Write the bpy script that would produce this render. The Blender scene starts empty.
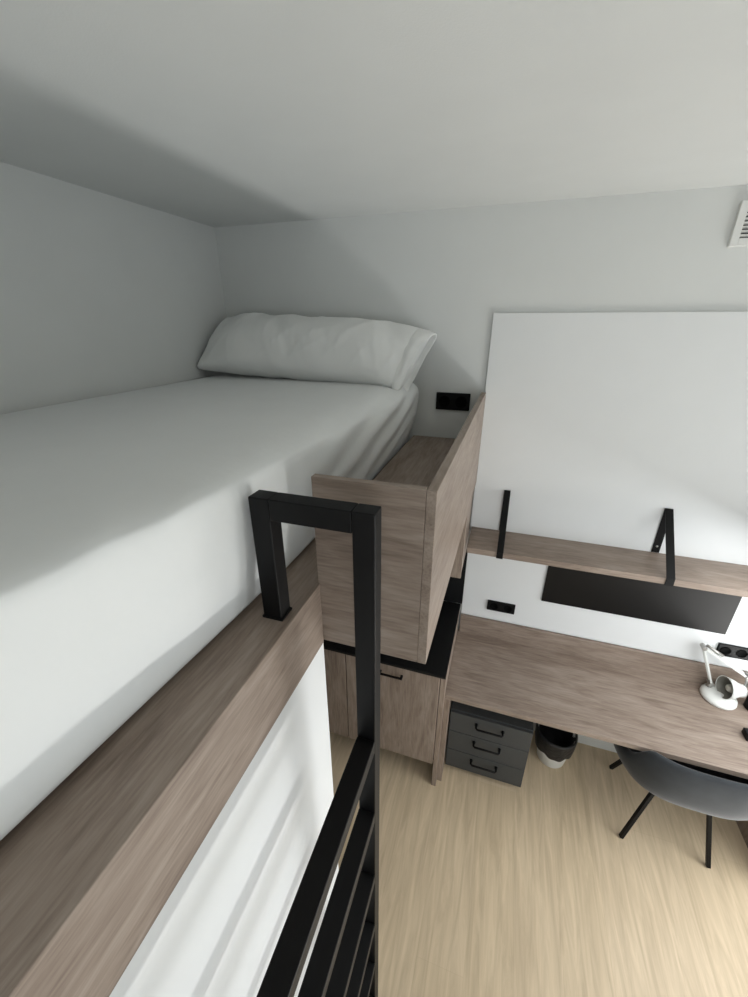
import bpy, bmesh, math, random
from mathutils import Vector, Matrix, noise
random.seed(7)
S = bpy.context.scene
COL = S.collection

# ------------------------------------------------------------------ camera
CAM_Z = 2.40
yaw, pitch, roll = math.radians(-18.15), math.radians(-23.8), math.radians(-0.07)
w = Vector((math.sin(yaw)*math.cos(pitch), math.cos(yaw)*math.cos(pitch), math.sin(pitch)))
r = Vector((math.cos(yaw), -math.sin(yaw), 0)); u = r.cross(w)
c_, s_ = math.cos(roll), math.sin(roll)
r, u = c_*r + s_*u, -s_*r + c_*u
cam_data = bpy.data.cameras.new('camera'); cam = bpy.data.objects.new('camera', cam_data); COL.objects.link(cam)
cam_data.sensor_fit = 'HORIZONTAL'; cam_data.sensor_width = 36.0; cam_data.lens = 402.0/748*36
cam_data.clip_start = 0.02
M = Matrix.Identity(4)
for i in range(3):
    M[i][0], M[i][1], M[i][2] = r[i], u[i], -w[i]
M.translation = Vector((0, 0, CAM_Z)); cam.matrix_world = M
S.camera = cam

# ------------------------------------------------------------------ light
S.view_settings.view_transform = 'Standard'; S.view_settings.look = 'None'
S.view_settings.gamma = 1.0; S.view_settings.use_curve_mapping = False
S.view_settings.exposure = 0.04
world = bpy.data.worlds.new('daylight'); S.world = world; world.use_nodes = True
bg = world.node_tree.nodes['Background']; bg.inputs[0].default_value = (0.90, 0.96, 1.0, 1); bg.inputs[1].default_value = 1.0

def lamp(name, kind, loc, direction, energy, color, **kw):
    d = bpy.data.lights.new(name, kind); d.energy = energy; d.color = color
    for k, v in kw.items(): setattr(d, k, v)
    o = bpy.data.objects.new(name, d); COL.objects.link(o); o.location = loc
    o.rotation_euler = Vector(direction).to_track_quat('-Z', 'Y').to_euler()
    return o
# high sun on the balcony outside the door
lamp('sun', 'SUN', (4, 1.5, 6), (0.05, 0.02, -1.0), 12.0, (1.0, 0.96, 0.90), angle=math.radians(1.0))
# added area lamp, standing in for sun bounced off an unseen balcony floor
lamp('bounce_fill_lamp', 'AREA', (2.26, 1.0, 0.005), (-0.25, 0, 1), 64.0, (1.0, 1.0, 0.985), shape='RECTANGLE', size=1.4, size_y=0.34)
# soft sky light entering through the balcony door
lamp('door_daylight', 'AREA', (1.98, 1.05, 1.20), (-1, 0, -2.2), 37.0, (0.96, 0.985, 1.0), shape='RECTANGLE', size=1.5, size_y=2.3)
# added fill lamp outside an unseen rear window, aimed up over the bed
lamp('rear_fill_lamp', 'AREA', (0.85, -1.62, 1.5), (-0.40, 1, 1.0), 14.0, (0.95, 0.98, 1.0), shape='RECTANGLE', size=1.6, size_y=1.6)

# ------------------------------------------------------------------ helpers
ORIGIN = {}
def srgb(r, g, b):
    f = lambda v: (v/255/12.92) if v/255 <= 0.04045 else ((v/255+0.055)/1.055)**2.4
    return (f(r), f(g), f(b), 1)

def mat(name, rough=0.5, spec=0.5, metal=0.0):
    m = bpy.data.materials.new(name); m.use_nodes = True
    b = m.node_tree.nodes['Principled BSDF']
    b.inputs['Roughness'].default_value = rough
    b.inputs['Metallic'].default_value = metal
    b.inputs['Specular IOR Level'].default_value = spec
    return m, m.node_tree, b

def plain(name, col, rough=0.5, spec=0.5, metal=0.0, var=0.04, scale=30.0, bump=0.0, bscale=200.0, sheen=0.0):
    m, nt, b = mat(name, rough, spec, metal)
    N, L = nt.nodes, nt.links
    tc = N.new('ShaderNodeTexCoord')
    n = N.new('ShaderNodeTexNoise'); n.inputs['Scale'].default_value = scale; n.inputs['Detail'].default_value = 3
    L.new(tc.outputs['Object'], n.inputs['Vector'])
    rp = N.new('ShaderNodeValToRGB')
    rp.color_ramp.elements[0].position = 0.3; rp.color_ramp.elements[1].position = 0.7
    rp.color_ramp.elements[0].color = tuple(c*(1-var) for c in col[:3]) + (1,)
    rp.color_ramp.elements[1].color = tuple(min(1, c*(1+var)) for c in col[:3]) + (1,)
    L.new(n.outputs['Fac'], rp.inputs['Fac']); L.new(rp.outputs['Color'], b.inputs['Base Color'])
    if bump:
        n2 = N.new('ShaderNodeTexNoise'); n2.inputs['Scale'].default_value = bscale; n2.inputs['Detail'].default_value = 2
        L.new(tc.outputs['Object'], n2.inputs['Vector'])
        bp = N.new('ShaderNodeBump'); bp.inputs['Strength'].default_value = bump; bp.inputs['Distance'].default_value = 0.01
        L.new(n2.outputs['Fac'], bp.inputs['Height']); L.new(bp.outputs['Normal'], b.inputs['Normal'])
    if sheen:
        b.inputs['Sheen Weight'].default_value = sheen; b.inputs['Sheen Roughness'].default_value = 0.4
    return m

def wood(name, axis, dark, mid, light, rough=0.45, seed=0.0, scale=1.0):
    """fine-grained oak veneer, grain running along AXIS"""
    m, nt, b = mat(name, rough, 0.35)
    N, L = nt.nodes, nt.links
    tc = N.new('ShaderNodeTexCoord')
    mp = N.new('ShaderNodeMapping')
    sc = [14.0*scale]*3; sc['xyz'.index(axis)] = 2.2*scale
    mp.inputs['Scale'].default_value = sc; mp.inputs['Location'].default_value = (seed, seed*1.7, seed*0.6)
    L.new(tc.outputs['Object'], mp.inputs['Vector'])
    n1 = N.new('ShaderNodeTexNoise'); n1.inputs['Scale'].default_value = 1.6; n1.inputs['Detail'].default_value = 6
    n1.inputs['Roughness'].default_value = 0.62; n1.inputs['Distortion'].default_value = 0.9
    L.new(mp.outputs['Vector'], n1.inputs['Vector'])
    mp2 = N.new('ShaderNodeMapping')
    sc2 = [170.0]*3; sc2['xyz'.index(axis)] = 14.0
    mp2.inputs['Scale'].default_value = sc2
    L.new(tc.outputs['Object'], mp2.inputs['Vector'])
    n2 = N.new('ShaderNodeTexNoise'); n2.inputs['Scale'].default_value = 1.0; n2.inputs['Detail'].default_value = 3
    L.new(mp2.outputs['Vector'], n2.inputs['Vector'])
    mx = N.new('ShaderNodeMath'); mx.operation = 'MULTIPLY_ADD'; mx.inputs[1].default_value = 0.35
    L.new(n2.outputs['Fac'], mx.inputs[0])
    ml = N.new('ShaderNodeMath'); ml.operation = 'MULTIPLY'; ml.inputs[1].default_value = 0.65
    L.new(n1.outputs['Fac'], ml.inputs[0]); L.new(ml.outputs[0], mx.inputs[2])
    rp = N.new('ShaderNodeValToRGB'); e = rp.color_ramp.elements
    e[0].position = 0.34; e[0].color = dark; e[1].position = 0.64; e[1].color = light
    k = e.new(0.49); k.color = mid
    L.new(mx.outputs[0], rp.inputs['Fac']); L.new(rp.outputs['Color'], b.inputs['Base Color'])
    bp = N.new('ShaderNodeBump'); bp.inputs['Strength'].default_value = 0.12; bp.inputs['Distance'].default_value = 0.002
    L.new(mx.outputs[0], bp.inputs['Height']); L.new(bp.outputs['Normal'], b.inputs['Normal'])
    return m

WD, WM, WL = srgb(118, 103, 92), srgb(141, 126, 114), srgb(158, 144, 132)
WOODX = wood('oak_veneer_x', 'x', WD, WM, WL, seed=0.3)
WOODY = wood('oak_veneer_y', 'y', WD, WM, WL, seed=4.1)
WOODZ = wood('oak_veneer_z', 'z', WD, WM, WL, seed=7.7)
PAINT = plain('wall_paint', srgb(220, 222, 220), 0.9, 0.2, var=0.012, scale=6, bump=0.05, bscale=260)
CEIL = plain('ceiling_paint', srgb(216, 218, 216), 0.9, 0.2, var=0.012, scale=6, bump=0.05, bscale=260)
BOARD = plain('white_laminate', srgb(228, 230, 230), 0.5, 0.35, var=0.008, scale=8)
WHITE = plain('white_plastic', srgb(226, 227, 224), 0.45, 0.4, var=0.01)
BLACKM = plain('black_steel', srgb(7, 7, 8), 0.5, 0.22, var=0.08, scale=60, bump=0.04, bscale=500)
BLACKP = plain('black_plastic', srgb(10, 10, 11), 0.5, 0.2, var=0.05)
HOLE = plain('black_recess', srgb(6, 6, 6), 0.9, 0.1)
COUNTER = plain('black_stone', srgb(15, 16, 17), 0.55, 0.25, var=0.15, scale=90)
BOARDK = plain('black_glass', srgb(9, 9, 10), 0.42, 0.3, var=0.05)
ANTH = plain('anthracite_steel', srgb(64, 66, 67), 0.5, 0.4, var=0.03, scale=40, bump=0.03, bscale=500)
SHEET = plain('white_cotton', srgb(230, 232, 231), 0.85, 0.25, var=0.008, scale=9, bump=0.12, bscale=22, sheen=0.1)
PILLOW = plain('pillow_cotton', srgb(240, 241, 239), 0.85, 0.25, var=0.008, scale=9, bump=0.15, bscale=14, sheen=0.1)
VELVET = plain('grey_velvet', srgb(50, 53, 56), 0.8, 0.2, var=0.14, scale=14, bump=0.05, bscale=300, sheen=0.3)
LAMPW = plain('white_enamel', srgb(226, 228, 224), 0.35, 0.5, var=0.01)
STEEL = plain('brushed_steel', srgb(170, 168, 164), 0.35, 0.5, metal=0.8, var=0.04)
LAMPIN = plain('shade_inside', srgb(120, 118, 110), 0.5, 0.4)
BULB = plain('opal_glass', srgb(205, 203, 194), 0.3, 0.5, var=0.01)
LINER = plain('bin_liner', srgb(25, 25, 27), 0.45, 0.5, var=0.2, scale=25, bump=0.4, bscale=45)

def floor_material():
    m, nt, b = mat('light_oak_planks', 0.42, 0.35)
    N, L = nt.nodes, nt.links
    tc = N.new('ShaderNodeTexCoord')
    rot = N.new('ShaderNodeMapping'); rot.inputs['Rotation'].default_value = (0, 0, math.radians(90))
    rot.inputs['Location'].default_value = (0.31, 0.07, 0)
    L.new(tc.outputs['Object'], rot.inputs['Vector'])
    br = N.new('ShaderNodeTexBrick'); br.offset = 0.37; br.inputs['Scale'].default_value = 1.0
    br.inputs['Brick Width'].default_value = 1.25; br.inputs['Row Height'].default_value = 0.19
    br.inputs['Mortar Size'].default_value = 0.0012; br.inputs['Mortar Smooth'].default_value = 0.3
    br.inputs['Color1'].default_value = srgb(200, 181, 152); br.inputs['Color2'].default_value = srgb(206, 187, 159)
    br.inputs['Mortar'].default_value = srgb(196, 177, 149)
    L.new(rot.outputs['Vector'], br.inputs['Vector'])
    mp = N.new('ShaderNodeMapping'); mp.inputs['Scale'].default_value = (32, 2.6, 1)
    L.new(tc.outputs['Object'], mp.inputs['Vector'])
    n = N.new('ShaderNodeTexNoise'); n.inputs['Scale'].default_value = 1.0; n.inputs['Detail'].default_value = 7
    n.inputs['Roughness'].default_value = 0.62; n.inputs['Distortion'].default_value = 0.8
    L.new(mp.outputs['Vector'], n.inputs['Vector'])
    rp = N.new('ShaderNodeValToRGB'); e = rp.color_ramp.elements
    e[0].position = 0.32; e[0].color = (0.78, 0.76, 0.73, 1); e[1].position = 0.66; e[1].color = (1.12, 1.12, 1.12, 1)
    L.new(n.outputs['Fac'], rp.inputs['Fac'])
    mx = N.new('ShaderNodeMix'); mx.data_type = 'RGBA'; mx.blend_type = 'MULTIPLY'; mx.inputs['Factor'].default_value = 0.85
    L.new(br.outputs['Color'], mx.inputs['A']); L.new(rp.outputs['Color'], mx.inputs['B'])
    L.new(mx.outputs['Result'], b.inputs['Base Color'])
    return m
FLOOR = floor_material()

def box_bm(bm, lo, hi):
    (x0, y0, z0), (x1, y1, z1) = lo, hi
    v = [bm.verts.new(p) for p in ((x0,y0,z0),(x1,y0,z0),(x1,y1,z0),(x0,y1,z0),(x0,y0,z1),(x1,y0,z1),(x1,y1,z1),(x0,y1,z1))]
    for f in ((3,2,1,0),(4,5,6,7),(0,1,5,4),(1,2,6,5),(2,3,7,6),(3,0,4,7)):
        bm.faces.new([v[i] for i in f])

def prism_bm(bm, poly, z0, z1):
    lo = [bm.verts.new((x, y, z0)) for x, y in poly]; hi = [bm.verts.new((x, y, z1)) for x, y in poly]
    bm.faces.new(lo[::-1]); bm.faces.new(hi)
    for i in range(len(poly)):
        j = (i+1) % len(poly)
        bm.faces.new((lo[i], lo[j], hi[j], hi[i]))

def hexa_bm(bm, b4, z0, z1):
    lo = [bm.verts.new((x, y, z0)) for x, y in b4]; hi = [bm.verts.new((x, y, z1)) for x, y in b4]
    bm.faces.new(lo[::-1]); bm.faces.new(hi)
    for i in range(4):
        j = (i+1) % 4
        bm.faces.new((lo[i], lo[j], hi[j], hi[i]))

def ring(center, a, b, ra, rb, n):
    return [center + a*math.cos(2*math.pi*i/n)*ra + b*math.sin(2*math.pi*i/n)*rb for i in range(n)]

def tube_bm(bm, pts, rad, n=10):
    """round bar through PTS, closed at both ends"""
    pts = [Vector(p) for p in pts]; rows = []
    rads = rad if isinstance(rad, (list, tuple)) else [rad]*len(pts)
    for i, p in enumerate(pts):
        d = (pts[min(i+1, len(pts)-1)] - pts[max(i-1, 0)]).normalized()
        h = Vector((0, 0, 1)) if abs(d.z) < 0.9 else Vector((0, 1, 0))
        a = d.cross(h).normalized(); b = d.cross(a).normalized()
        rows.append([bm.verts.new(q) for q in ring(p, a, b, rads[i], rads[i], n)])
    for A, B in zip(rows, rows[1:]):
        for i in range(n):
            j = (i+1) % n
            bm.faces.new((A[i], A[j], B[j], B[i]))
    bm.faces.new(rows[0][::-1]); bm.faces.new(rows[-1])

def bar_bm(bm, p, q, wx, wy, up=(0, 0, 1)):
    """rectangular bar from P to Q"""
    p, q = Vector(p), Vector(q); d = (q-p).normalized()
    a = d.cross(Vector(up)); a = a.normalized() if a.length > 1e-4 else Vector((1, 0, 0))
    b = a.cross(d).normalized()
    L_ = []
    for c in (p, q):
        L_.append([bm.verts.new(c + a*sx*wx/2 + b*sy*wy/2) for sx, sy in ((-1,-1),(1,-1),(1,1),(-1,1))])
    A, B = L_
    bm.faces.new(A[::-1]); bm.faces.new(B)
    for i in range(4):
        j = (i+1) % 4
        bm.faces.new((A[i], A[j], B[j], B[i]))

def lathe_bm(bm, prof, center=(0, 0, 0), axis=(0, 0, 1), n=36, squash=(1, 1)):
    ax = Vector(axis).normalized(); c = Vector(center)
    h = Vector((0, 0, 1)) if abs(ax.z) < 0.9 else Vector((1, 0, 0))
    a = h.cross(ax).normalized(); b = ax.cross(a).normalized()
    rows = []
    for rad, t in prof:
        if rad < 1e-6: rows.append([bm.verts.new(c + ax*t)])
        else: rows.append([bm.verts.new(q) for q in ring(c + ax*t, a, b, rad*squash[0], rad*squash[1], n)])
    for A, B in zip(rows, rows[1:]):
        if len(A) == 1 and len(B) == 1: continue
        for i in range(n):
            j = (i+1) % n
            if len(A) == 1: bm.faces.new((A[0], B[i], B[j]))
            elif len(B) == 1: bm.faces.new((A[i], A[j], B[0]))
            else: bm.faces.new((A[i], A[j], B[j], B[i]))

def obj(name, bm, m, parent=None, bevel=0.0, smooth=False, subsurf=0, seg=2):
    bmesh.ops.recalc_face_normals(bm, faces=bm.faces)
    org = ORIGIN.get(parent.name, Vector((0, 0, 0))) if parent else None
    if parent: bmesh.ops.translate(bm, verts=bm.verts, vec=-org)
    me = bpy.data.meshes.new(name); bm.to_mesh(me); bm.free()
    o = bpy.data.objects.new(name, me); COL.objects.link(o)
    me.materials.append(m)
    if smooth:
        for p in me.polygons: p.use_smooth = True
    if bevel:
        md = o.modifiers.new('bevel', 'BEVEL'); md.width = bevel; md.segments = seg; md.limit_method = 'ANGLE'; md.angle_limit = math.radians(40)
    if subsurf:
        md = o.modifiers.new('subsurf', 'SUBSURF'); md.levels = subsurf; md.render_levels = subsurf
    if parent:
        o.parent = parent; ORIGIN[o.name] = org
    return o

def box(name, lo, hi, m, parent=None, bevel=0.0015):
    bm = bmesh.new(); box_bm(bm, lo, hi); return obj(name, bm, m, parent, bevel)

def thing(name, label, cat, loc, group=None):
    o = bpy.data.objects.new(name, None); COL.objects.link(o); o.location = loc
    o.empty_display_size = 0.05
    o['label'] = label; o['category'] = cat
    if group: o['group'] = group
    ORIGIN[o.name] = Vector(loc)
    return o

def tag(o, label, cat, group=None):
    o['label'] = label; o['category'] = cat
    if group: o['group'] = group
    return o

def struct(name, lo, hi, m, bevel=0.0):
    o = box(name, lo, hi, m, None, bevel); o['kind'] = 'structure'; return o

# ------------------------------------------------------------------ the room
XL, XR, YB, YF, ZC = -1.484, 1.78, 2.0, -1.45, 2.825
struct('floor', (XL-0.15, YF-0.15, -0.12), (XR+0.15, YB+0.15, 0.0), FLOOR)
struct('ceiling', (XL-0.15, YF-0.15, ZC), (XR+0.15, YB+0.15, ZC+0.12), CEIL)
struct('wall_left', (XL-0.15, YF-0.15, 0), (XL, YB+0.15, ZC), PAINT)
struct('wall_back', (XL, YB, 0), (XR+0.15, YB+0.15, ZC), PAINT)
def wall_with_opening(name, plane, fixed, t, a0, a1, oa0, oa1, oz0, oz1):
    bm = bmesh.new()
    def add(p0, p1, z0, z1):
        if p1-p0 < 1e-4 or z1-z0 < 1e-4: return
        if plane == 'x': box_bm(bm, (fixed, p0, z0), (fixed+t, p1, z1))
        else: box_bm(bm, (p0, fixed, z0), (p1, fixed+t, z1))
    add(a0, oa0, 0, ZC); add(oa1, a1, 0, ZC); add(oa0, oa1, 0, oz0); add(oa0, oa1, oz1, ZC)
    o = obj(name, bm, PAINT); o['kind'] = 'structure'; return o
wall_with_opening('wall_right', 'x', XR, 0.15, YF, YB, 0.25, 1.9, 0.0, 2.38)
wall_with_opening('wall_front', 'y', YF-0.15, 0.15, XL, XR, 0.1, 1.6, 0.7, 2.3)
def frame_bm(plane, fixed, t, a0, a1, z0, z1, w_, mid=True):
    bm = bmesh.new()
    def add(p0, p1, q0, q1):
        if plane == 'x': box_bm(bm, (fixed, p0, q0), (fixed+t, p1, q1))
        else: box_bm(bm, (p0, fixed, q0), (p1, fixed+t, q1))
    add(a0, a0+w_, z0, z1); add(a1-w_, a1, z0, z1); add(a0+w_, a1-w_, z1-w_, z1); add(a0+w_, a1-w_, z0, z0+w_)
    if mid: m_ = (a0+a1)/2; add(m_-w_/2, m_+w_/2, z0+w_, z1-w_)
    return bm
o = obj('window_1', frame_bm('x', XR+0.03, 0.05, 0.25, 1.9, 0.0, 2.38, 0.05, False), WHITE); o['kind'] = 'structure'
o = obj('window_2', frame_bm('y', YF-0.10, 0.05, 0.1, 1.6, 0.7, 2.3, 0.05), WHITE); o['kind'] = 'structure'  # unseen rear window, added as the opening for the fill lamp
struct('bounce_slab_1', (XR+0.15, -1.6, -0.12), (XR+0.67, YB+0.15, -0.01), plain('bounce_slab_tiles', srgb(205, 200, 190), 0.8, 0.2))  # unseen slab, added and kept narrow to shape light bounced onto the ceiling
struct('wall_partition', (-0.50, YF, 0.0), (-0.382, 0.735, 1.637), BOARD)
struct('baseboard_back', (-0.09, YB-0.014, 0.0), (XR, YB, 0.08), WHITE, 0.003)

# large white laminate board on the back wall over the desk
o = box('wall_panel', (-0.105, 1.986, 0.8045), (XR, 2.0, 2.432), BOARD, None, 0.002)
tag(o, 'large smooth white laminate board on the back wall above the desk, behind the shelf', 'wall panel')

# ------------------------------------------------------------------ loft bed
bed = thing('loft_bed_frame', 'oak side beam and platform of the loft bed under the white mattress', 'bed', (-0.9, 0.4, 1.637))
bm = bmesh.new(); prism_bm(bm, [(-0.53, YF), (-0.375, YF), (-0.375, 0.726), (-0.3835, 0.726), (-0.3835, 1.985), (-0.53, 1.985)], 1.637, 1.82)
obj('side_beam', bm, WOODY, bed, 0.002)
box('platform', (XL+0.002, YF, 1.70), (-0.531, 1.985, 1.82), WOODY, bed, 0.0)

def smoothstep(a, b, x):
    t = max(0.0, min(1.0, (x-a)/(b-a))); return t*t*(3-2*t)

def edge_x(y):
    """x of the mattress' upper right edge along its length"""
    for (y0, x0), (y1, x1) in zip(EDGE, EDGE[1:]):
        if y <= y1: return x0 + (x1-x0)*max(0, (y-y0)/(y1-y0))
    return EDGE[-1][1]
EDGE = [(-0.4, -0.515), (0.0, -0.503), (0.2, -0.49), (0.45, -0.462), (0.66, -0.446), (0.95, -0.428), (1.55, -0.402), (2.0, -0.41)]
def base_x(y):
    return -0.516 + 0.042*smoothstep(-0.2, 0.85, y) + 0.010*smoothstep(0.9, 1.4, y)

def mattress():
    bm = bmesh.new()
    Y0, Y1, ny = YF+0.02, 1.972, 190
    rows = []
    for i in range(ny+1):
        y = Y0 + (Y1-Y0)*i/ny
        ex, bx = edge_x(y), base_x(y)
        zt = 2.146
        prof = [(XL+0.006, 1.823), (XL+0.006, 1.95), (XL+0.006, 2.10), (XL+0.010, 2.130), (XL+0.03, 2.145)]
        nx = 34
        for k in range(1, nx):
            x = XL+0.03 + (ex-0.10-XL-0.03)*k/nx
            prof.append((x, zt + 0.004*math.sin(math.pi*k/nx)))
        drop = 0.010 + 0.022*smoothstep(0.5, 1.5, y)      # edge sags towards the pillow
        ctrl = [(ex-0.10, zt), (ex-0.055, zt-0.22*drop-0.001), (ex-0.025, zt-0.55*drop-0.004), (ex-0.006, zt-0.85*drop-0.011), (ex, zt-drop-0.026),
                (ex+0.001, 2.06), (ex-0.004, 2.02), (ex*0.85+bx*0.15, 1.985), (ex*0.68+bx*0.32, 1.95), (ex*0.48+bx*0.52, 1.915), (ex*0.28+bx*0.72, 1.88), (ex*0.12+bx*0.88, 1.85), (bx, 1.823)]
        # subdivide the side for the folds
        for a, b in zip(ctrl, ctrl[1:]):
            for q in range(2):
                t = q/2; prof.append((a[0]*(1-t)+b[0]*t, a[1]*(1-t)+b[1]*t))
        prof.append(ctrl[-1])
        row = []
        for x, z in prof:
            p = Vector((x, y, z))
            side = smoothstep(ex-0.30, ex-0.03, x)               # 0 on the top, 1 on the right side
            depth = max(0.0, min(1.0, (2.15-z)/0.33))
            # soft undulation of the sheet on top
            dz = 0.0035*noise.noise(Vector((x*3.0, y*2.2, 0.3))) + 0.002*noise.noise(Vector((x*9, y*7, 2.0)))
            # small scallops along the upper edge, pulled diagonal folds on the side near the pillow
            far = smoothstep(0.75, 1.15, y)*(1-smoothstep(1.75, 1.97, y))
            fold = math.sin((y*0.6 + (2.15-z)*2.2 + (x-ex)*1.6)*27 + 1.6*noise.noise(Vector((y*2.5, z*3, 5.0))))
            near = 1-smoothstep(0.35, 0.75, y)
            scal = noise.noise(Vector((y*7.5, (x-ex)*6, 1.0)))
            amp = side*(0.008*far*smoothstep(0.0, 0.15, 2.15-z+side*0.05))
            if x > XL+0.05:
                fade = 1 - smoothstep(0.80, 1.0, depth)
                p.x += side*fade*(amp/(side+1e-6)*fold + 0.006*near*scal*smoothstep(2.20, 2.09, z) + (0.006 if y > 0.75 else 0.003)*noise.noise(Vector((y*4, z*5, 9.0))) - 0.003)
                lip = smoothstep(ex-0.16, ex-0.02, x)*smoothstep(2.03, 2.11, z)*(0.35+0.65*near)
                wr = noise.noise(Vector((y*11 + (x-ex)*9, (x-ex)*5 - z*6, 31.0)))
                p.z += (1-depth)*(dz + 0.5*amp*fold) + 0.0055*lip*wr
                p.x += 0.004*smoothstep(2.13, 2.08, z)*fade*noise.noise(Vector((y*8 + z*9, z*11, 41.0)))*near
            row.append(bm.verts.new(p))
        rows.append(row)
    for A, B in zip(rows, rows[1:]):
        for k in range(len(A)-1):
            bm.faces.new((A[k], A[k+1], B[k+1], B[k]))
        bm.faces.new((A[-1], A[0], B[0], B[-1]))
    bm.faces.new(rows[0]); bm.faces.new(rows[-1][::-1])
    return obj('mattress', bm, SHEET, None, 0, True, 1)
tag(mattress(), 'long mattress under a tucked white sheet on the loft bed', 'mattress')

def pillow():
    """long pillow leaning against the back wall; its open case end droops over the mattress edge"""
    X0, X1 = -1.448, -0.395
    root = thing('bed_pillow', 'long white pillow leaning against the back wall at the head of the bed', 'pillow', (-0.9, 1.78, 2.15))
    nu, nv = 90, 44
    def pos(uu, ang):
        # uu 0..1 along the bed's width, ang around the cross-section
        x = X0 + (X1-X0)*uu
        e = min(uu, 1-uu)
        full = min(1.0, (e/0.20))**0.6 if e > 0 else 0.0
        H = 0.160*(0.985+0.015*full); T = 0.016 + 0.078*full       # half height, half thickness
        ca, sa = math.cos(ang), math.sin(ang)
        pw = lambda v, k: math.copysign(abs(v)**k, v)
        hh = pw(sa, 0.85)*H; tt = pw(ca, 0.75)*T*(1-0.30*max(0, sa))
        th = math.radians(47)
        # lean: along = up the slope, out = away from the wall
        y = 1.806 + hh*math.cos(th) - tt*math.sin(th)
        z = 2.303 + hh*math.sin(th) + tt*math.cos(th)
        x += 0.030*(1-uu)**6 * sa
        # left end tucks back, right end droops
        z -= 0.040*uu**1.6 + 0.018*smoothstep(0.82, 1.0, uu)
        x += 0.045*smoothstep(0.86, 1.0, uu)*sa
        # creases fanning over the front
        g = math.sin(uu*26 + hh*22 + 3*noise.noise(Vector((uu*5, hh*6, 0))))
        k = 0.0075*max(0, noise.noise(Vector((uu*3.1, hh*4, 4.0)))+0.30)*g + 0.006*noise.noise(Vector((uu*9, hh*10+uu*7, 7.0)))
        q = noise.noise(Vector((uu*7.0 - hh*6.0, hh*2.0 + uu*1.5, 11.0)))
        q2 = noise.noise(Vector((uu*12.0 + hh*5.0, hh*3.0, 21.0)))
        k += (0.010*max(0, 1-abs(q)*7)**2 + 0.006*max(0, 1-abs(q2)*6)**2)*smoothstep(-0.15, 0.02, hh+0.05)
        y -= k*0.7; z += k*0.7
        y = min(y, 1.984)
        return Vector((x, y, z))
    bm = bmesh.new(); rows = []
    for i in range(nu+1):
        uu = i/nu
        rows.append([bm.verts.new(pos(uu, 2*math.pi*j/nv)) for j in range(nv)])
    for A, B in zip(rows, rows[1:]):
        for j in range(nv):
            k = (j+1) % nv
            bm.faces.new((A[j], A[k], B[k], B[j]))
    bm.faces.new(rows[0][::-1]); bm.faces.new(rows[-1])
    obj('cushion', bm, PILLOW, root, 0, True, 1)
    # hanging open end of the pillowcase
    bm = bmesh.new(); rows = []
    for i in range(8):
        t = i/7
        row = []
        for j in range(nv):
            ang = 2*math.pi*j/nv
            p = pos(0.955 + 0.045*t*0.0, ang) if i == 0 else None
            base = pos(0.955, ang); sa = math.sin(ang); ca = math.cos(ang)
            ctr = Vector((base.x, 1.806, 2.215))
            p = base + Vector((0.050*t + 0.025*t*sa, 0.0, -0.022*t - 0.015*t*(sa < -0.5)))
            p.y += -0.018*math.copysign(1, ca)*math.sin(math.pi*t)*0.5 - 0.010*t*ca
            p += Vector((0, 1, 0))*0.006*noise.noise(Vector((ang*2, t*3, 3)))
            p.y = min(p.y, 1.984)
            row.append(bm.verts.new(p))
        rows.append(row)
    for A, B in zip(rows, rows[1:]):
        for j in range(nv):
            k = (j+1) % nv
            bm.faces.new((A[j], A[k], B[k], B[j]))
    o = obj('pillowcase_end', bm, PILLOW, root, 0, True, 1)
    md = o.modifiers.new('cloth', 'SOLIDIFY'); md.thickness = 0.003; md.offset = -1
pillow()

# bedside shelf box of oak panels
sb = thing('bedside_shelf_box', 'open oak shelf box beside the mattress, between pillow and railing', 'shelf', (-0.25, 1.36, 1.643))
box('front_panel', (-0.381, 0.727, 1.643), (-0.1295, 0.747, 2.095), WOODX, sb, 0.0012)
bm = bmesh.new(); hexa_bm(bm, [(-0.129, 0.727), (-0.108, 0.727), (-0.099, 1.985), (-0.121, 1.985)], 1.643, 2.095)
obj('side_panel', bm, WOODY, sb, 0.0012)
bm = bmesh.new(); hexa_bm(bm, [(-0.378, 0.748), (-0.130, 0.748), (-0.122, 1.985), (-0.378, 1.985)], 1.835, 1.864); box_bm(bm, (-0.436, 1.0, 1.835), (-0.378, 1.985, 1.864))
obj('shelf', bm, WOODY, sb, 0.001)
bm = bmesh.new(); hexa_bm(bm, [(-0.379, 0.748), (-0.130, 0.748), (-0.124, 1.64), (-0.379, 1.64)], 1.645, 1.66)
obj('bottom_panel', bm, WOODY, sb, 0.001)

# ------------------------------------------------------------------ railing
rl = thing('railing', 'black square-bar steel railing with a tall post and handle frame on the bed beam', 'railing', (-0.2, 0.6, 0.0))
RX0, RX1 = -0.231, -0.188
box('post', (RX0, 0.579, 0.0), (RX1, 0.618, 2.101), BLACKM, rl, 0.002)
box('handle_bar', (-0.395, 0.579, 2.057), (RX0-0.0005, 0.618, 2.101), BLACKM, rl, 0.002)
box('handle_post', (-0.438, 0.579, 1.8215), (-0.3955, 0.618, 2.101), BLACKM, rl, 0.002)
box('foot_plate', (-0.4405, 0.5765, 1.8205), (-0.3925, 0.6205, 1.8255), BLACKM, rl, 0.001)
rail0 = None
for k, zt in enumerate((1.533, 1.262, 0.970, 0.688, 0.415, 0.145)):
    if rail0 is None:
        bm = bmesh.new(); box_bm(bm, (RX0, -1.35, 1.496), (RX1, 0.5785, 1.533))
        rail0 = obj('rail', bm, BLACKM, rl, 0.002)
    else:
        c = rail0.copy(); COL.objects.link(c); c.parent = rl
        c.location.z = rail0.location.z + (zt - 1.533)
box('end_post', (RX0, -1.3895, 0.0), (RX1, -1.3505, 1.533), BLACKM, rl, 0.002)

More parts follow.
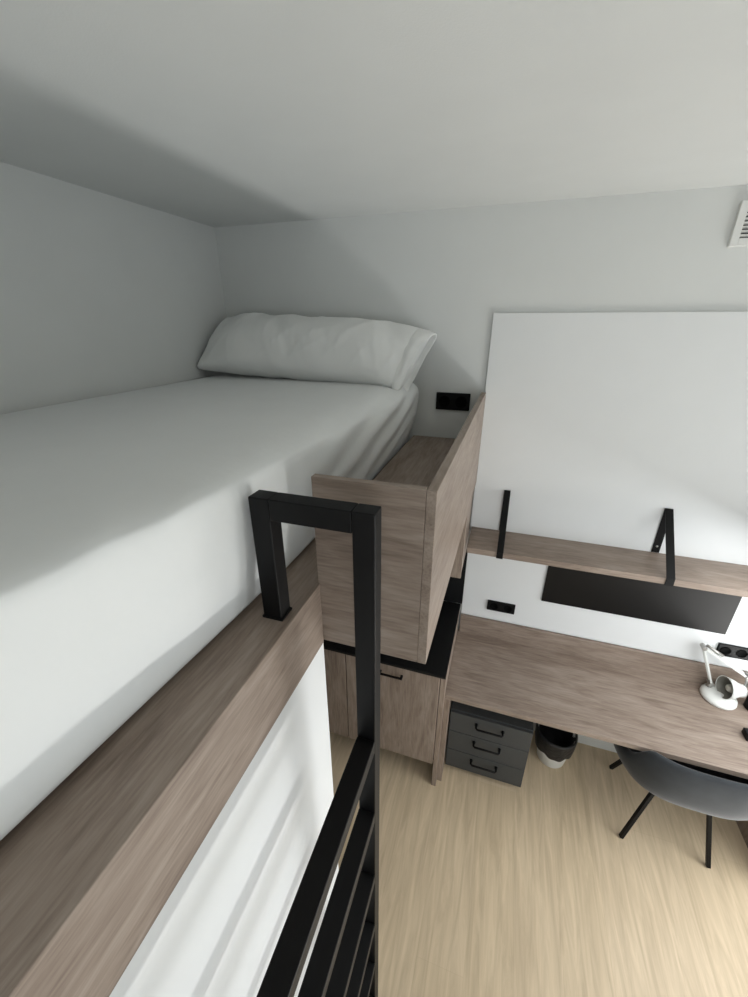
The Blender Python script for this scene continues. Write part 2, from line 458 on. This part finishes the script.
# ------------------------------------------------------------------ kitchenette under the loft
def handle(x0, x1, y, z, parent):
    bm = bmesh.new(); d = 0.026; q = 0.0085
    box_bm(bm, (x0, y-d, z-q/2), (x1, y-d+q, z+q/2))
    box_bm(bm, (x0, y-d+q, z-q/2), (x0+q*1.3, y, z+q/2)); box_bm(bm, (x1-q*1.3, y-d+q, z-q/2), (x1, y, z+q/2))
    return obj('handle', bm, BLACKM, parent, 0.001)
kb = thing('kitchen_base_cabinet', 'oak kitchen base cabinet with black handles under the loft, behind the railing', 'cabinet', (-0.8, 1.7, 0.0))
box('body', (XL+0.004, 1.453, 0.20), (-0.1425, 1.985, 0.857), WOODZ, kb)
box('plinth', (XL+0.004, 1.60, 0.0), (-0.143, 1.62, 0.20), BLACKP, kb)
for x0, x1, h0 in ((-0.622, -0.1415, -0.44), (-1.10, -0.627, -0.92)):
    d = box('door', (x0, 1.432, 0.215), (x1, 1.4525, 0.850), WOODZ, kb, 0.0015)
    handle(h0, h0+0.12, 1.432, 0.80, d)
box('door', (XL+0.006, 1.432, 0.215), (-1.105, 1.4525, 0.855), WOODZ, kb, 0.0015)
box('end_panel', (-0.139, 1.455, 0.0), (-0.1145, 1.985, 0.857), WOODZ, kb)
o = box('kitchen_countertop', (XL+0.003, 1.42, 0.8575), (-0.1125, 1.985, 0.872), COUNTER, None, 0.0015)
tag(o, 'black kitchen countertop on the oak base cabinet under the bedside shelf box', 'countertop')
o = box('kitchen_backsplash', (XL+0.003, 1.986, 0.8725), (-0.1055, 1.998, 1.274), COUNTER, None, 0.0)
tag(o, 'black splash panel on the wall behind the kitchen countertop, left of the white board', 'backsplash')
wc = thing('kitchen_wall_cabinet', 'oak wall cabinet above the black countertop, tucked under the loft', 'cabinet', (-0.8, 1.82, 1.275))
box('body', (XL+0.004, 1.672, 1.277), (-0.109, 1.985, 1.636), WOODZ, wc)
box('door', (-0.62, 1.65, 1.275), (-0.107, 1.671, 1.636), WOODZ, wc)
box('door', (-1.14, 1.65, 1.275), (-0.624, 1.671, 1.636), WOODZ, wc)
# ------------------------------------------------------------------ desk, shelf and what hangs on the wall
dk = thing('desk', 'long built-in oak desk along the back wall under the black board', 'desk', (0.65, 1.75, 0.0))
box('desktop', (-0.114, 1.49, 0.652), (1.44, 1.985, 0.68), WOODX, dk, 0.0015)
box('back_strip', (-0.104, 1.967, 0.6805), (1.44, 1.9855, 0.804), WOODX, dk, 0.0015)
box('side_panel', (-0.114, 1.492, 0.0), (-0.088, 1.984, 0.6515), WOODZ, dk, 0.0015)
box('side_panel', (1.412, 1.492, 0.0), (1.44, 1.984, 0.6515), WOODZ, dk, 0.0015)

sh = thing('wall_shelf', 'oak wall shelf on black strap brackets above the desk', 'shelf', (0.6, 1.87, 1.36))
box('board', (-0.098, 1.755, 1.36), (1.44, 1.9855, 1.39), WOODX, sh, 0.0015)
def bracket(x0, x1):
    bm = bmesh.new(); t = 0.004
    prof = [(1.9855, 1.392), (1.9855, 1.618), (1.980, 1.622), (1.753, 1.394), (1.7505, 1.358), (1.80, 1.3565)]
    inn =  [(1.9815, 1.392), (1.9815, 1.6125), (1.979, 1.6145), (1.7575, 1.3925), (1.7545, 1.3595), (1.80, 1.3595)]
    L0 = [[bm.verts.new((x, y, z)) for y, z in P] for x in (x0, x1) for P in (prof, inn)]
    a, b, c, d = L0
    for i in range(len(prof)-1):
        bm.faces.new((a[i], a[i+1], c[i+1], c[i])); bm.faces.new((b[i], d[i], d[i+1], b[i+1]))
        bm.faces.new((a[i], b[i], b[i+1], a[i+1])); bm.faces.new((c[i], c[i+1], d[i+1], d[i]))
    bm.faces.new((a[0], c[0], d[0], b[0])); bm.faces.new((a[-1], b[-1], d[-1], c[-1]))
    o = obj('bracket', bm, BLACKM, sh)
    bm = bmesh.new(); lathe_bm(bm, [(0, -0.0025), (0.004, -0.002), (0.0055, 0), (0.0055, 0.0008)], ((x0+x1)/2, 1.981, 1.425), (0, 1, 0), 14)
    obj('screw', bm, STEEL, o, 0, True)
bracket(0.042, 0.072); bracket(0.742, 0.774)

o = box('magnetic_board', (0.312, 1.978, 1.002), (1.150, 1.9855, 1.33), BOARDK, None, 0.001)
tag(o, 'wide black rectangular board on the wall under the oak shelf', 'board')

def socket(name, x0, x1, z0, z1, yw, label, holes):
    t = thing(name, label, 'socket', ((x0+x1)/2, yw, (z0+z1)/2))
    box('plate', (x0, yw-0.011, z0), (x1, yw, z1), BLACKP, t, 0.0025)
    n = holes; wd = (x1-x0)/n
    for k in range(n):
        cx = x0 + wd*(k+0.5); cz = (z0+z1)/2
        bm = bmesh.new()
        R = min(wd, z1-z0)*0.30
        lathe_bm(bm, [(R*1.12, -0.0135), (R*1.12, -0.0110), (R*1.0, -0.0110)], (cx, yw, cz), (0, 1, 0), 28)
        lathe_bm(bm, [(R*1.0, -0.0135), (R*1.12, -0.0135)], (cx, yw, cz), (0, 1, 0), 28)
        lathe_bm(bm, [(R*1.0, -0.0135), (R*0.96, -0.0112), (0, -0.0112)], (cx, yw, cz), (0, 1, 0), 28)
        s = obj('outlet', bm, HOLE, t, 0, True)
socket('wall_socket', -0.332, -0.170, 2.002, 2.084, 2.0, 'black double socket plate on the grey wall beside the pillow', 2)
socket('wall_socket', 0.036, 0.187, 0.876, 0.940, 1.986, 'small black double socket on the white board near the desk end by the kitchen', 2)
socket('wall_socket', 1.143, 1.41, 0.876, 0.946, 1.986, 'long black multi-socket strip on the white board behind the desk lamp', 4)

def vent():
    t = thing('air_vent', 'white louvred air vent high on the back wall near the ceiling', 'vent', (0.86, 2.0, 2.71))
    x0, x1, z0, z1 = 0.681, 1.05, 2.642, 2.777
    f = 0.024
    bm = bmesh.new()
    box_bm(bm, (x0, 1.982, z0), (x0+f, 2.0, z1)); box_bm(bm, (x1-f, 1.982, z0), (x1, 2.0, z1))
    box_bm(bm, (x0+f, 1.982, z0), (x1-f, 2.0, z0+f)); box_bm(bm, (x0+f, 1.982, z1-f), (x1-f, 2.0, z1))
    obj('frame', bm, WHITE, t, 0.001)
    box('backing', (x0+f, 1.994, z0+f), (x1-f, 1.9995, z1-f), HOLE, t, 0)
    n = 7; s0 = None
    for k in range(n):
        zz = z0+f + (z1-z0-2*f)*(k+0.62)/n
        if s0 is None:
            bm = bmesh.new(); bar_bm(bm, (x0+f, 1.9875, zz), (x1-f, 1.9875, zz), 0.012, 0.0035, up=(0, 0.45, 1))
            s0 = obj('slat', bm, WHITE, t); z00 = zz
        else:
            c = s0.copy(); COL.objects.link(c); c.parent = t; c.location.z = s0.location.z + zz - z00
vent()

# ------------------------------------------------------------------ drawer unit
du = thing('drawer_unit', 'anthracite metal drawer unit on castors with three drawers under the desk', 'drawers', (0.126, 1.76, 0.0))
DX0, DX1, DY = -0.083, 0.337, 1.565
box('body', (DX0, DY+0.017, 0.045), (DX1, 1.96, 0.487), ANTH, du, 0.002)
for z0, z1, hz in ((0.343, 0.483, 0.438), (0.194, 0.339, 0.300), (0.048, 0.190, 0.150)):
    d = box('drawer', (DX0+0.002, DY, z0), (DX1-0.002, DY+0.0165, z1), ANTH, du, 0.002)
    bm = bmesh.new()
    tube_bm(bm, [(0.058, DY, hz), (0.058, DY-0.024, hz), (0.064, DY-0.030, hz), (0.186, DY-0.030, hz), (0.192, DY-0.024, hz), (0.192, DY, hz)], 0.0055, 10)
    lathe_bm(bm, [(0.009, -0.004), (0.009, 0)], (0.058, DY, hz), (0, 1, 0), 14); lathe_bm(bm, [(0.009, -0.004), (0.009, 0)], (0.192, DY, hz), (0, 1, 0), 14)
    obj('handle', bm, BLACKM, d, 0, True)
for x in (DX0+0.05, DX1-0.05):
    for y in (DY+0.05, 1.91):
        bm = bmesh.new(); lathe_bm(bm, [(0, -0.011), (0.019, -0.011), (0.022, -0.007), (0.022, 0.007), (0.019, 0.011), (0, 0.011)], (x, y, 0.0222), (1, 0, 0), 20)
        box_bm(bm, (x-0.014, y-0.012, 0.036), (x+0.014, y+0.012, 0.0448))
        obj('castor', bm, BLACKP, du)

# ------------------------------------------------------------------ waste bin
wb = thing('waste_bin', 'small round white waste bin with a black liner under the desk', 'bin', (0.512, 1.842, 0.0))
bm = bmesh.new(); lathe_bm(bm, [(0, 0), (0.072, 0), (0.077, 0.004), (0.106, 0.222), (0.103, 0.224), (0.098, 0.216), (0.070, 0.012), (0, 0.010)], (0.512, 1.842, 0.0), n=44)
obj('bucket', bm, WHITE, wb, 0, True)
bm = bmesh.new(); rows = []
for rr, z in [(0.0, 0.016), (0.066, 0.018), (0.095, 0.20), (0.102, 0.231), (0.109, 0.232), (0.112, 0.222), (0.109, 0.16), (0.1025, 0.108)]:
    if rr == 0: rows.append([bm.verts.new((0.512, 1.842, z))]); continue
    rows.append([bm.verts.new((0.512+rr*(1+0.012*math.sin(9*a)*(z > 0.1))*math.cos(a), 1.842+rr*(1+0.012*math.sin(9*a+1)*(z > 0.1))*math.sin(a), z + (0.007*math.sin(5*a)+0.004*math.sin(11*a))*(abs(z-0.108) < 1e-6))) for a in [2*math.pi*i/60 for i in range(60)]])
for A, B in zip(rows, rows[1:]):
    for i in range(60):
        j = (i+1) % 60
        if len(A) == 1: bm.faces.new((A[0], B[i], B[j]))
        else: bm.faces.new((A[i], A[j], B[j], B[i]))
obj('liner', bm, LINER, wb, 0, True)

# ------------------------------------------------------------------ chair
ch = thing('desk_chair', 'dark grey velvet tub chair with thin black legs pushed under the desk', 'chair', (1.03, 1.67, 0.0))
def shell():
    bm = bmesh.new(); n = 48; cx, cy = 1.012, 1.675
    prof = [(0.0, .388, 0), (.12, .389, 0), (.195, .396, 0), (.245, .425, 0), (.275, .475, 0), (.295, .55, 1), (.305, .64, 1), (.303, .705, 1), (.290, .722, 1), (.272, .712, 1), (.262, .64, 1), (.250, .56, 1), (.225, .50, 0), (.17, .478, 0), (.09, .474, 0), (0.0, .474, 0)]
    rows = []
    for rad, z, up in prof:
        if rad == 0: rows.append([bm.verts.new((cx, cy, z))]); continue
        row = []
        for i in range(n):
            a = 2*math.pi*i/n; ca_, sa_ = math.cos(a), math.sin(a)
            sq = (abs(ca_)**3.0 + abs(sa_)**3.0)**(-1/3.0)
            back = -math.sin(a)                       # 1 at the back (towards -y)
            y = cy + rad*sq*sa_*(0.94 if back > 0 else 0.86)
            yr = cy + 0.30*sq*sa_*(0.94 if back > 0 else 0.86)
            k = 0.06 + 0.44*(1-smoothstep(1.47, 1.90, yr)) + 0.50*(1-smoothstep(1.46, 1.494, yr))
            zz = .475 + (z-.475)*k if z > .475 else z
            x = cx + rad*sq*ca_*1.06
            row.append(bm.verts.new((x, y, zz)))
        rows.append(row)
    for A, B in zip(rows, rows[1:]):
        for i in range(n):
            j = (i+1) % n
            if len(A) == 1: bm.faces.new((A[0], B[j], B[i]))
            elif len(B) == 1: bm.faces.new((A[i], A[j], B[0]))
            else: bm.faces.new((A[i], A[j], B[j], B[i]))
    return obj('seat_shell', bm, VELVET, ch, 0, True, 1)
shell()
bm = bmesh.new()
tops = [(0.935, 1.595, 0.379), (1.120, 1.570, 0.379), (0.930, 1.785, 0.379), (1.125, 1.770, 0.379)]
feet = [(0.819, 1.500, 0.0), (1.193, 1.494, 0.0), (0.841, 1.874, 0.0), (1.215, 1.870, 0.0)]
box_bm(bm, (0.91, 1.55, 0.379), (1.145, 1.80, 0.388)); obj('seat_plate', bm, BLACKM, ch, 0.001)
for a, b in zip(feet, tops):
    bm = bmesh.new()
    d = (Vector(b)-Vector(a)); a2 = Vector(a) + d*(0.008/d.length)
    bar_bm(bm, a2, b, 0.018, 0.018, up=(0, 1, 0.2)); obj('leg', bm, BLACKM, ch, 0.002)

# ------------------------------------------------------------------ desk lamp
dl = thing('desk_lamp', 'white folding architect lamp standing on the desk by the socket strip', 'lamp', (1.185, 1.905, 0.6805))
bm = bmesh.new(); lathe_bm(bm, [(0, 0.6805), (0.070, 0.6805), (0.074, 0.686), (0.072, 0.700), (0.056, 0.709), (0.030, 0.714), (0, 0.715)], (1.180, 1.893, 0), n=40)
obj('base', bm, LAMPW, dl, 0, True)
bm = bmesh.new(); tube_bm(bm, [(1.148, 1.930, 0.705), (1.148, 1.930, 0.735)], 0.012, 14); obj('swivel', bm, STEEL, dl, 0, True)
J0, J1, J2 = Vector((1.148, 1.930, 0.735)), Vector((1.066, 1.94, 0.935)), Vector((1.262, 1.915, 0.832))
bm = bmesh.new()
for dy in (-0.011, 0.011): bar_bm(bm, J0+Vector((0, dy, 0)), J1+Vector((0, dy, 0)), 0.010, 0.009)
obj('lower_arm', bm, LAMPW, dl, 0.001)
bm = bmesh.new()
for dy in (-0.010, 0.010): bar_bm(bm, J1+Vector((0, dy, 0)), J2+Vector((0, dy, 0)), 0.010, 0.009)
obj('upper_arm', bm, LAMPW, dl, 0.001)
bm = bmesh.new()
tube_bm(bm, [J1+Vector((0.012, 0, 0.012)), J1+Vector((0.085, -0.008, -0.025))], 0.0065, 12); obj('spring', bm, STEEL, dl, 0, True)
for J in (J0, J1, J2):
    bm = bmesh.new(); lathe_bm(bm, [(0, -0.017), (0.011, -0.017), (0.011, 0.017), (0, 0.017)], J, (0, 1, 0), 18); obj('joint', bm, STEEL, dl, 0.001)
bm = bmesh.new(); axd = Vector((-1, -0.18, 0.12)).normalized(); back = Vector((1.268, 1.900, 0.752))
lathe_bm(bm, [(0, 0.0), (0.022, 0.0), (0.030, 0.006), (0.034, 0.030), (0.044, 0.052), (0.055, 0.090), (0.0525, 0.090), (0.042, 0.054), (0.030, 0.032), (0, 0.028)], back, axd, 36)
o = obj('lamp_shade', bm, LAMPW, dl, 0, True)
bm = bmesh.new(); lathe_bm(bm, [(0.0518, 0.0885), (0.041, 0.055), (0.0285, 0.034), (0, 0.030)], back, axd, 36); obj('shade_lining', bm, LAMPIN, o, 0, True)
bm = bmesh.new(); lathe_bm(bm, [(0, 0.030), (0.012, 0.032), (0.013, 0.044), (0.020, 0.058), (0.016, 0.072), (0, 0.077)], back, axd, 20); obj('bulb', bm, BULB, o, 0, True)
bm = bmesh.new(); tube_bm(bm, [J2, Vector((1.272, 1.912, 0.80)), back+Vector((0.0, 0.004, 0.024))], 0.007, 12); obj('shade_neck', bm, STEEL, dl, 0, True)

# small things at the right of the desk
pc = thing('pen_cup', 'black pen cup on the desk just right of the white lamp', 'cup', (1.315, 1.872, 0.6805))
bm = bmesh.new(); lathe_bm(bm, [(0, 0), (0.034, 0), (0.036, 0.003), (0.037, 0.095), (0.034, 0.095), (0.033, 0.006), (0, 0.005)], (1.315, 1.872, 0.6805), n=32)
obj('cup', bm, BLACKP, pc, 0, True)
o_ = thing('power_adapter', 'small black block at the desk front right of the lamp', 'adapter', (1.239, 1.687, 0.6805))
box('case', (1.203, 1.662, 0.6805), (1.275, 1.712, 0.712), BLACKP, o_, 0.004)
